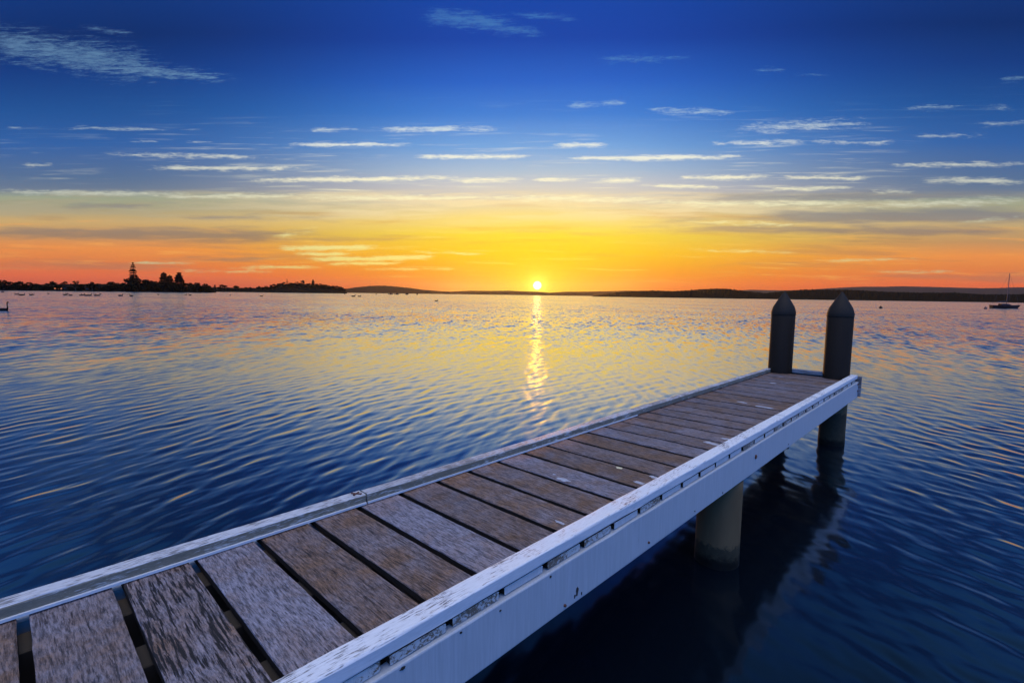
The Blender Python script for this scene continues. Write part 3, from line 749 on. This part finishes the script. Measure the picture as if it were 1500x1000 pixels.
protos = [broad_tree(100 + k) for k in range(6)]
used = set()
def ground_z(r, r0, depth, hfun): return ZW + .5
def place(proto, u, vtop, r, width_px=None, label=None, cat='tree', group=None, foot=None, rz=None):
    """stand a tree at distance r, tall enough for its tip to reach the sighted line"""
    o = proto if id(proto) not in used and not used.add(id(proto)) else copy_tree(proto)
    tip = spot(u, vtop, r); z0 = ZW + .6 if foot is None else foot
    H = max(1.5, tip.z - z0)
    o.location = (tip.x, tip.y, z0)
    d = ray(u, vtop); ax = abs(d @ _fw) / math.hypot(d[0], d[1])
    wx = H if width_px is None else (width_px * r * ax / F_PX) * ax / .9
    o.scale = (wx, wx, H); o.rotation_euler = (0, 0, random.uniform(0, 6.28) if rz is None else rz)
    tag(o, label, cat, group)
    return o
G1 = 'dark trees lining the left shore'; G2 = 'dark trees crowding the hilly headland'
L1 = 'dark round crowned tree in the low tree line along the left shore'
L2 = 'dark tree massed on the small hilly headland left of the sun'
left = [(-30, 411, 24), (-12, 410, 22), (4, 409.3, 17), (14, 412, 15), (26, 411, 14), (35, 413.5, 14), (44, 412.5, 15), (53, 415, 13), (61, 416, 13), (70, 414.5, 14), (78, 411, 10), (86, 415, 13), (97, 411.2, 10), (104, 415, 12), (110, 410.6, 13),
        (120, 416, 12), (127, 415.5, 12), (134, 410.6, 10), (142, 414.5, 13), (151, 416, 12), (158, 414.5, 13), (164, 412, 13), (174, 413.5, 12), (181, 412.2, 11), (188, 407, 13), (196, 405, 15), (205, 406.5, 15), (214, 408.5, 13), (221, 410, 12), (228, 409.5, 12),
        (235, 411, 13), (246, 412, 12), (255, 412, 12), (271, 414, 11), (280, 413.5, 12), (288, 412, 13), (297, 414.5, 12), (304, 417, 10)]
for k, (u, v, w) in enumerate(left):
    place(protos[k % 6], u, v, 545 + 25 * math.sin(k * 2.1), w * 1.75, L1, 'tree', G1, ZW + .7)
for k, (u, v, w) in enumerate([(10, 416, 12), (40, 417, 13), (66, 418, 12), (92, 418, 11), (117, 418.5, 12), (147, 418.5, 11), (170, 417, 13), (198, 413, 16), (212, 414, 15), (226, 415, 14), (242, 416, 13), (262, 416, 13), (284, 417, 12), (297, 419, 11)]):
    place(protos[(k * 5 + 1) % 6], u, v, 530 + 6 * math.sin(k * 3.3), w * 2.2, L1, 'tree', G1, ZW + .5)
pn = pine_tree(31, 11, .165, .62, 11, -.025, .30)
place(pn, 194.5, 384.6, 555, None, 'tallest pine on the left shore, narrow with separate tiers of branches', 'pine tree', None, ZW + .8)
p2 = pine_tree(32, 21, .28, .42, 34, .01, .14)
place(p2, 239.5, 399, 560, None, 'broad topped dark pine on the left shore, left one of the close pair', 'pine tree', None, ZW + .8)
p3 = pine_tree(33, 23, .26, .40, 38, .0, .12)
place(p3, 262, 398.4, 556, None, 'dense column shaped dark pine on the left shore, right one of the close pair', 'pine tree', None, ZW + .8)
place(p2, 248.5, 403, 566, None, 'shorter dark pine standing between the close pair of pines on the left shore', 'pine tree', None, ZW + .8)
far_pts = [(314, 416.5, 5), (320, 420, 8), (326, 416.2, 12), (334, 420, 9), (340, 421, 8), (346, 417.6, 9), (353, 421.5, 8), (360, 420.5, 7), (366, 420.2, 6), (372, 421, 7), (378, 418.5, 6), (385, 420, 8), (391, 418.5, 8), (397, 417, 8), (402, 415.6, 8),
           (408, 414.5, 8), (414, 412.6, 9), (427, 413.6, 9), (433, 412.4, 8), (439, 414, 8), (452, 414.4, 9), (464, 414.8, 8), (470, 415, 9), (476, 416.3, 9), (482, 417.5, 8), (488, 418.2, 9), (494, 418.2, 9), (499, 419, 8), (503, 421, 6)]
def hgt2(u): return float(np.interp(u, [300, 345, 375, 398, 418, 440, 465, 485, 500, 506], [424.5, 424.6, 423.4, 421, 418.2, 418, 419.5, 421.5, 424, 426]))
for k, (u, v, w) in enumerate(far_pts):
    r = 985 + 12 * math.sin(k * 1.7); place(protos[(k * 7 + 2) % 6], u, v, r, w * 1.35, L2, 'tree', G2, spot(u, hgt2(u) + 1.0, r).z)
for k in range(20):
    u = 378 + k * 6.3; v = hgt2(u) + .6; r = 945; place(protos[(k * 3 + 4) % 6], u, v - 1.5, r, 10, L2, 'tree', G2, spot(u, min(427, v + 3.5), r).z)
p4 = pine_tree(41, 10, .22, .75, 14, .0, .1)
place(p4, 420.5, 408.3, 985, None, 'pointed pine rising at the crest of the small hilly headland', 'pine tree', None, spot(420.5, 418, 985).z)
place(p3, 458.5, 409.4, 985, None, 'thick blunt pine on the right shoulder of the small hilly headland', 'pine tree', None, spot(458.5, 418.5, 985).z)
place(protos[1], 443.5, 409.8, 990, 8, 'flat topped open tree standing clear on the crest between the two headland pines', 'tree', None, spot(443.5, 418, 990).z)

# ------------------------------------------------------------------ houses along the left shore
M['wall_pale'] = mat_simple('pale_render', (.025, .02, .016), .8, .15, .6, spec=0)
M['roof_tile'] = mat_simple('roof_tile', (.014, .01, .008), .8, .3, 1.5, spec=0)
M['glass'] = mat_simple('window_glass', (.03, .035, .04), .1, .1, 1)
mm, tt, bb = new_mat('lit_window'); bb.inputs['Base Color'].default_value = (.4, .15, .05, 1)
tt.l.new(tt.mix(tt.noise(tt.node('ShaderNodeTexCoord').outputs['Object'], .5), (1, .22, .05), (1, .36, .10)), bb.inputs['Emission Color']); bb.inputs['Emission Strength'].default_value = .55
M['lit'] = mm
def house(u, r, w, d, h, label, lit=False, foot=ZW + .8):
    p = spot(u, 422, r); o = empty('shore_house', (p.x, p.y, foot))
    dd = ray(u, 422); o.rotation_euler = (0, 0, math.atan2(dd[1], dd[0]) - math.pi / 2)
    tag(o, label, 'house', 'small houses among the shore trees')
    b = MB(); b.box((-w / 2, 0, -.6), (w / 2, d, h)); b.build('wall', M['wall_pale'], o)
    rb = MB(); e = .5; z = h + .003
    V = [(-w / 2 - e, -e, z), (w / 2 + e, -e, z), (w / 2 + e, d + e, z), (-w / 2 - e, d + e, z), (-w / 2 - e, d / 2, z + d * .32), (w / 2 + e, d / 2, z + d * .32)]
    rb.add(V, [(0, 1, 5, 4), (2, 3, 4, 5), (1, 2, 5), (3, 0, 4), (3, 2, 1, 0)])
    rf = rb.build('roof', M['roof_tile'], o)
    c = MB(); c.box((w * .2, d * .35, z + .3), (w * .2 + .7, d * .35 + .7, z + d * .32 + 1)); c.build('chimney', M['wall_pale'], rf)
    n = 3
    for k in range(n):
        x = -w / 2 + w * (k + .5) / n
        g = MB(); g.box((x - w * .11, -.06, h * .35), (x + w * .11, -.01, h * .82)); fr = g.build('window', M['lit'] if lit else M['glass'], o)
    return o
house(85, 522, 5, 6, 1.9, 'small low house on the left shore with windows glowing orange', True)
house(100, 524, 5.5, 6, 2.2, 'pale low house on the left shore beside the one with glowing windows')
house(36, 523, 5, 5, 2.0, 'small pale house among trees near the left end of the shore')
house(152, 523, 6.5, 6, 2.6, 'wide pale house between trees, left of the tallest pine')
house(131, 524, 5, 5, 2.0, 'small pale house half hidden by trees, midway between the wide house and the glowing windows')

# ------------------------------------------------------------------ things on the water
M['feather'] = mat_simple('dark_feather', (.007, .006, .005), .6, .3, 20, spec=.1)
M['bird_wing'] = mat_simple('brown_feather', (.012, .009, .006), .6, .3, 20, spec=.1)
M['buoy_dark'] = mat_simple('dark_buoy_plastic', (.008, .007, .006), .5, .2, 5, spec=.1)
M['buoy_red'] = mat_simple('red_buoy_plastic', (.08, .02, .01), .5, .2, 5)
M['hull_white'] = mat_simple('hull_gelcoat', (.045, .02, .016), .35, .12, 3, spec=.1)
M['hull_red'] = mat_simple('antifoul_red', (.13, .03, .015), .5, .2, 3)
M['spar'] = mat_simple('alloy_spar', (.07, .06, .06), .4, .1, 3, metal=.5)
M['canvas'] = mat_simple('sail_cover', (.015, .015, .02), .8, .2, 6)
M['tinted'] = mat_simple('cabin_window', (.02, .02, .025), .15, .1, 1)

def ring_body(rings, n=12):
    """rings: (x, cy, cz, ry, rz) along x"""
    vs = []; fs = []
    for (x, cy, cz, ry, rz) in rings:
        for k in range(n):
            a = 2 * math.pi * k / n; vs.append((x, cy + ry * math.cos(a), cz + rz * math.sin(a)))
    for i in range(len(rings) - 1):
        for k in range(n): fs.append((i * n + k, i * n + (k + 1) % n, (i + 1) * n + (k + 1) % n, (i + 1) * n + k))
    fs.append(tuple(range(n))[::-1]); fs.append(tuple((len(rings) - 1) * n + k for k in range(n)))
    return vs, fs

def waterbird(name, neck=1.0, mat='feather'):
    """a swimming bird heading +x, one skin from tail to bill, about .7 m long"""
    b = MB()
    path = [((-.40, 0, .16), .012, .006), ((-.33, 0, .14), .06, .03), ((-.22, 0, .10), .12, .085), ((-.05, 0, .08), .155, .12), ((.12, 0, .09), .145, .125), ((.24, 0, .12), .10, .105),
            ((.30, 0, .19), .055, .065), ((.315, 0, .19 + .10 * neck), .038, .04), ((.30, 0, .19 + .24 * neck), .033, .034), ((.305, 0, .19 + .36 * neck), .036, .038),
            ((.335, 0, .19 + .425 * neck), .046, .044), ((.385, 0, .19 + .43 * neck), .042, .038), ((.43, 0, .19 + .405 * neck), .022, .018), ((.50, 0, .19 + .385 * neck), .012, .008)]
    n = 12; vs = []; fs = []
    for i, (c, ry, rz) in enumerate(path):
        c = Vector(c); tng = (Vector(path[min(i + 1, len(path) - 1)][0]) - Vector(path[max(i - 1, 0)][0])).normalized()
        up = Vector((0, 1, 0)).cross(tng).normalized() * -1
        for k in range(n):
            a = 2 * math.pi * k / n; q = c + Vector((0, 1, 0)) * ry * math.cos(a) + up * rz * math.sin(a); vs.append(q)
    for i in range(len(path) - 1):
        for k in range(n): fs.append((i * n + k, i * n + (k + 1) % n, (i + 1) * n + (k + 1) % n, (i + 1) * n + k))
    fs.append(tuple(range(n))[::-1]); fs.append(tuple((len(path) - 1) * n + k for k in range(n)))
    b.add(vs, fs, 0)
    for s in (-1, 1):      # folded wings, part of the same skin
        v, f = ring_body([(-.36, s * .05, .185, .008, .01), (-.25, s * .10, .165, .03, .055), (-.05, s * .135, .14, .032, .085), (.12, s * .125, .13, .028, .075), (.2, s * .10, .12, .01, .02)], 10)
        b.add(v, f, 1)
    return b.build(name, [M[mat], M['bird_wing']], None, True)
sw = waterbird('swan', 1.15); p = spot(4.5, 446, 57, ZW - .03); sw.location = p; sw.scale = (1.05,) * 3
sw.rotation_euler = (0, 0, R(45 + 0))
tag(sw, 'dark long necked bird swimming at the left edge, nearest of the birds', 'bird')
duck = waterbird('water_bird', .45)
BG = 'dark water birds scattered off the left shore'; BL = 'tiny dark water bird, one of the scattered flock on the water off the left shore'
dots = [(24, 431, 1), (31, 432, 1.2), (34, 431.6, 1), (45.5, 431.8, 1.1), (48.5, 431.4, 1), (71, 430, 1), (95.5, 431.8, 1.2), (97.5, 430.6, .9), (103.5, 432.4, 1.1), (118, 432.3, 1.1), (121.5, 432.1, 1.1), (127, 432.7, 1.2), (130.5, 432.6, 1.3),
        (139.5, 432.6, 1.1), (143.5, 432.7, 1.2), (147, 429.8, .9), (176.5, 433, 1.3), (192.5, 433.3, 1.2), (232, 430, 1.1), (272, 431, 1), (278.5, 432, 1.2), (337, 431, .8), (383, 433.6, 1.1)]
def rsea(u, v):
    d = ray(u, v); return (CAM[2] - ZW) / -d[2] * math.hypot(d[0], d[1])
for k, (u, v, s) in enumerate(dots):
    o = duck if k == 0 else copy_tree(duck)
    r = min(rsea(u, v + .5), 230); o.location = spot(u, v, r, ZW - .03); o.scale = (1.25 * s,) * 3; o.rotation_euler = (0, 0, R(45 + random.choice((0, 180)) + random.uniform(-25, 25)))
    tag(o, BL, 'bird', BG)
for (u, v, s, lab) in ((517.5, 434, 1.2, 'small dark bird on the water off the headland tip, left of a pair'), (526.5, 434, 1.0, 'small dark bird on the water off the headland tip, right of a pair'),
                       (639, 440.5, .9, 'single dark bird on open water left of the sun glitter')):
    o = copy_tree(duck); r = rsea(u, v + .5); o.location = spot(u, v, r, ZW - .03); o.scale = (1.3 * s * r / 150,) * 3 if r > 150 else (1.3 * s,) * 3; o.rotation_euler = (0, 0, R(60)); tag(o, lab, 'bird', 'birds on the open water')

def buoy(u, v, dia, mat, label, kind='ball'):
    r = rsea(u, v); b = MB()
    b.lathe([(.05, -.5), (.28, -.44), (.46, -.2), (.5, 0), (.45, .24), (.28, .43), (.12, .5), (.10, .62), (.16, .64), (.16, .7), (.06, .72)], n=20)
    o = b.build('mooring_buoy', M[mat], None, True)
    o.location = spot(u, v, r, ZW + dia * .12); o.scale = (dia,) * 3
    tag(o, label, 'buoy', 'mooring buoys'); return o
buoy(1290, 451.4, .62, 'buoy_dark', 'dark ball buoy on the water right of the jetty posts')
buoy(1443.5, 452.4, .62, 'buoy_red', 'reddish ball buoy floating just left of the moored sailboat')
buoy(551, 431.2, 1.5, 'buoy_dark', 'dark buoy under the long low hill, right of the headland tip')
buoy(505, 431, 1.2, 'buoy_dark', 'dark buoy just off the tip of the hilly headland')
buoy(4, 428.3, 1.0, 'buoy_red', 'small reddish buoy near the left edge, close under the shore')

def hull_mesh(L, B, H, n=18, sheer=.18, stern=.75):
    """boat shell, bow at +x, waterline z=0"""
    vs = []; fs = []; fm = []; m = 9
    for i in range(n + 1):
        q = i / n; x = -L / 2 + L * q
        w = B / 2 * (stern + (1 - stern) * min(1, q / .4) ** .8 if q < .4 else max(.012, (1 - ((q - .4) / .6) ** 2.1)))
        top = H * (1 + sheer * ((q - .35) / .65) ** 2)
        keel = -.35 * H * (1 - max(0, (q - .75) / .25) ** 2 * .9)
        x2 = x
        for k in range(m):
            a = -1 + 2 * k / (m - 1); s = abs(a)
            z = keel + (top - keel) * s ** 1.9; y = w * math.copysign(s ** .55, a) if a else 0
            rake = .10 * L * max(0, q - .8) / .2 * (z / top if z > 0 else 0)
            vs.append((x2 + rake, y, z))
    for i in range(n):
        for k in range(m - 1):
            fs.append((i * m + k, (i + 1) * m + k, (i + 1) * m + k + 1, i * m + k + 1))
            fm.append(1 if 2 <= k <= m - 4 + 1 and k not in (2, m - 3) else 0)
    for i in range(n):     # deck
        fs.append((i * m, i * m + m - 1, (i + 1) * m + m - 1, (i + 1) * m)); fm.append(0)
    fs.append(tuple(range(m))); fm.append(0)
    return vs, fs, fm

def sailboat():
    u, v = 1471, 451.6; r = rsea(u, v); p = spot(u, v, r, ZW)
    o = empty('sailboat', p); ax = math.atan2(ray(u, v)[1], ray(u, v)[0])
    o.rotation_euler = (0, 0, math.atan2(RT[1], RT[0]) + R(-10)); tag(o, 'white and red moored sailboat with bare mast near the right edge', 'sailboat')
    L = 34 / F_PX * (r * (ray(u, v) @ _fw)) * 1.0
    vs, fs, fm = hull_mesh(L, L * .30, L * .13)
    mesh_obj('hull', vs, fs, [M['hull_white'], M['hull_red']], o, fm)
    H = L * .13
    c = MB(); vs = []
    for (x, w, h) in ((-L * .18, .10, .075), (L * .02, .095, .078), (L * .16, .075, .055), (L * .24, .045, .012)):
        vs += [(x, -w * L, H), (x, w * L, H), (x, w * L * .78, H + h * L), (x, -w * L * .78, H + h * L)]
    fs = [(i * 4 + k, i * 4 + (k + 1) % 4, i * 4 + 4 + (k + 1) % 4, i * 4 + 4 + k) for i in range(3) for k in range(4)] + [(3, 2, 1, 0), (12, 13, 14, 15)]
    cb = mesh_obj('cabin', vs, fs, M['hull_white'], o)
    for s in (-1, 1):
        for x in (-.10, 0.02):
            w = MB(); w.box((x * L - .035 * L, s * .094 * L - .004, H + .025 * L), (x * L + .035 * L, s * .094 * L + .004, H + .05 * L)); w.build('cabin_window', M['tinted'], cb)
    mh = 51 / F_PX * r * (ray(u, v) @ _fw)
    mx = L * .07; b = MB(); b.tube([(mx, 0, H), (mx, 0, mh * .6), (mx - .02, 0, mh)], [.075, .07, .055], 8); ms = b.build('mast', M['spar'], o)
    b = MB(); b.tube([(mx, -.55, mh * .55), (mx, .55, mh * .55)], .03, 6); b.build('spreader', M['spar'], ms)
    b = MB(); b.tube([(mx - .05, 0, H + .14 * L), (mx - .38 * L, 0, H + .135 * L)], .045, 8); b.build('boom', M['spar'], o)
    b = MB(); b.tube([(mx - .09, 0, H + .16 * L), (mx - .2 * L, 0, H + .165 * L), (mx - .37 * L, 0, H + .15 * L)], [.13, .12, .07], 10); b.build('furled_sail', M['canvas'], o)
    b = MB()
    for e in ((L * .54, 0, H * 1.15), (-L * .49, 0, H)): b.tube([(mx, 0, mh * .985), e], .012, 4)
    for s in (-1, 1): b.tube([(mx, 0, mh * .97), (mx, s * .55, mh * .55), (mx - .1, s * L * .14, H)], .012, 4)
    b.build('rigging', M['spar'], o)
    b = MB(); b.tube([(-L * .46, 0, -.4), (-L * .485, 0, H * .9)], [.05, .04], 6); b.build('rudder', M['hull_red'], o)
    b = MB()
    for s in (-1, 1):
        pts = [(-L * .47, s * L * .11, H * 1.0), (-L * .47, s * L * .11, H + .5)]; b.tube(pts, .02, 5)
    b.tube([(-L * .3, -L * .13, H + .5), (-L * .47, -L * .11, H + .5), (-L * .47, L * .11, H + .5), (-L * .3, L * .13, H + .5)], .02, 5)
    b.build('stern_rail', M['spar'], o)
    return o
sailboat()

def motorboat():
    o = empty('moored_boat'); L = 6.0
    vs, fs, fm = hull_mesh(L, 2.1, .8); mesh_obj('hull', vs, fs, [M['hull_white'], M['hull_red']], o, fm)
    b = MB(); b.box((-.6, -.7, .8), (1.2, .7, 1.75)); b.box((-1.2, -.8, 1.753), (1.35, .8, 1.85)); c = b.build('cabin', M['hull_white'], o)
    return o
mb = motorboat()
for k, (u, v) in enumerate(((572, 429.6), (581, 429.8), (596, 429.9), (611, 430.1))):
    o = mb if k == 0 else copy_tree(mb); r = 620
    o.location = spot(u, v, r, ZW); o.rotation_euler = (0, 0, R(40 + 35 * k))
    tag(o, 'tiny dark boat moored in the row far off under the long low hill', 'boat', 'far moored boats')

# ------------------------------------------------------------------ the evening haze over the lake
def make_haze():
    b = MB(); b.box((-7200, -300, ZW - 3), (2600, 6200, 170)); m = bpy.data.materials.new('evening_haze'); m.use_nodes = True
    t = NT(m.node_tree); t.n.clear(); out = t.node('ShaderNodeOutputMaterial')
    v = t.node('ShaderNodeVolumePrincipled', ins={'Color': (.98, .95, .92, 1), 'Density': .00004, 'Anisotropy': .84}); t.l.new(v.outputs[0], out.inputs['Volume'])
    o = b.build('haze', m); tag(o, kind='stuff')
make_haze()

# ------------------------------------------------------------------ camera and render settings
cam = bpy.data.cameras.new('camera'); cam.sensor_width = 36; cam.lens = F_PX * 36 / 1500
cam.clip_start = .05; cam.clip_end = 60000
co = bpy.data.objects.new('camera', cam); COL.objects.link(co)
mw = Matrix.Identity(4)
for i in range(3):
    mw[i][0] = RT[i]; mw[i][1] = UP[i]; mw[i][2] = -_fw[i]; mw[i][3] = CAM[i]
co.matrix_world = mw
SC.camera = co
vs_ = SC.view_settings; vs_.view_transform = 'Standard'; vs_.look = 'None'; vs_.exposure = 0; vs_.gamma = 1; vs_.use_curve_mapping = False
cy = SC.cycles
cy.max_bounces = 7; cy.diffuse_bounces = 3; cy.glossy_bounces = 4; cy.transmission_bounces = 2
cy.sample_clamp_direct = 3; cy.sample_clamp_indirect = 6; cy.caustics_reflective = False; cy.caustics_refractive = False
cy.use_denoising = True
try: cy.denoiser = 'OPENIMAGEDENOISE'; cy.denoising_input_passes = 'RGB_ALBEDO_NORMAL'
except Exception: pass
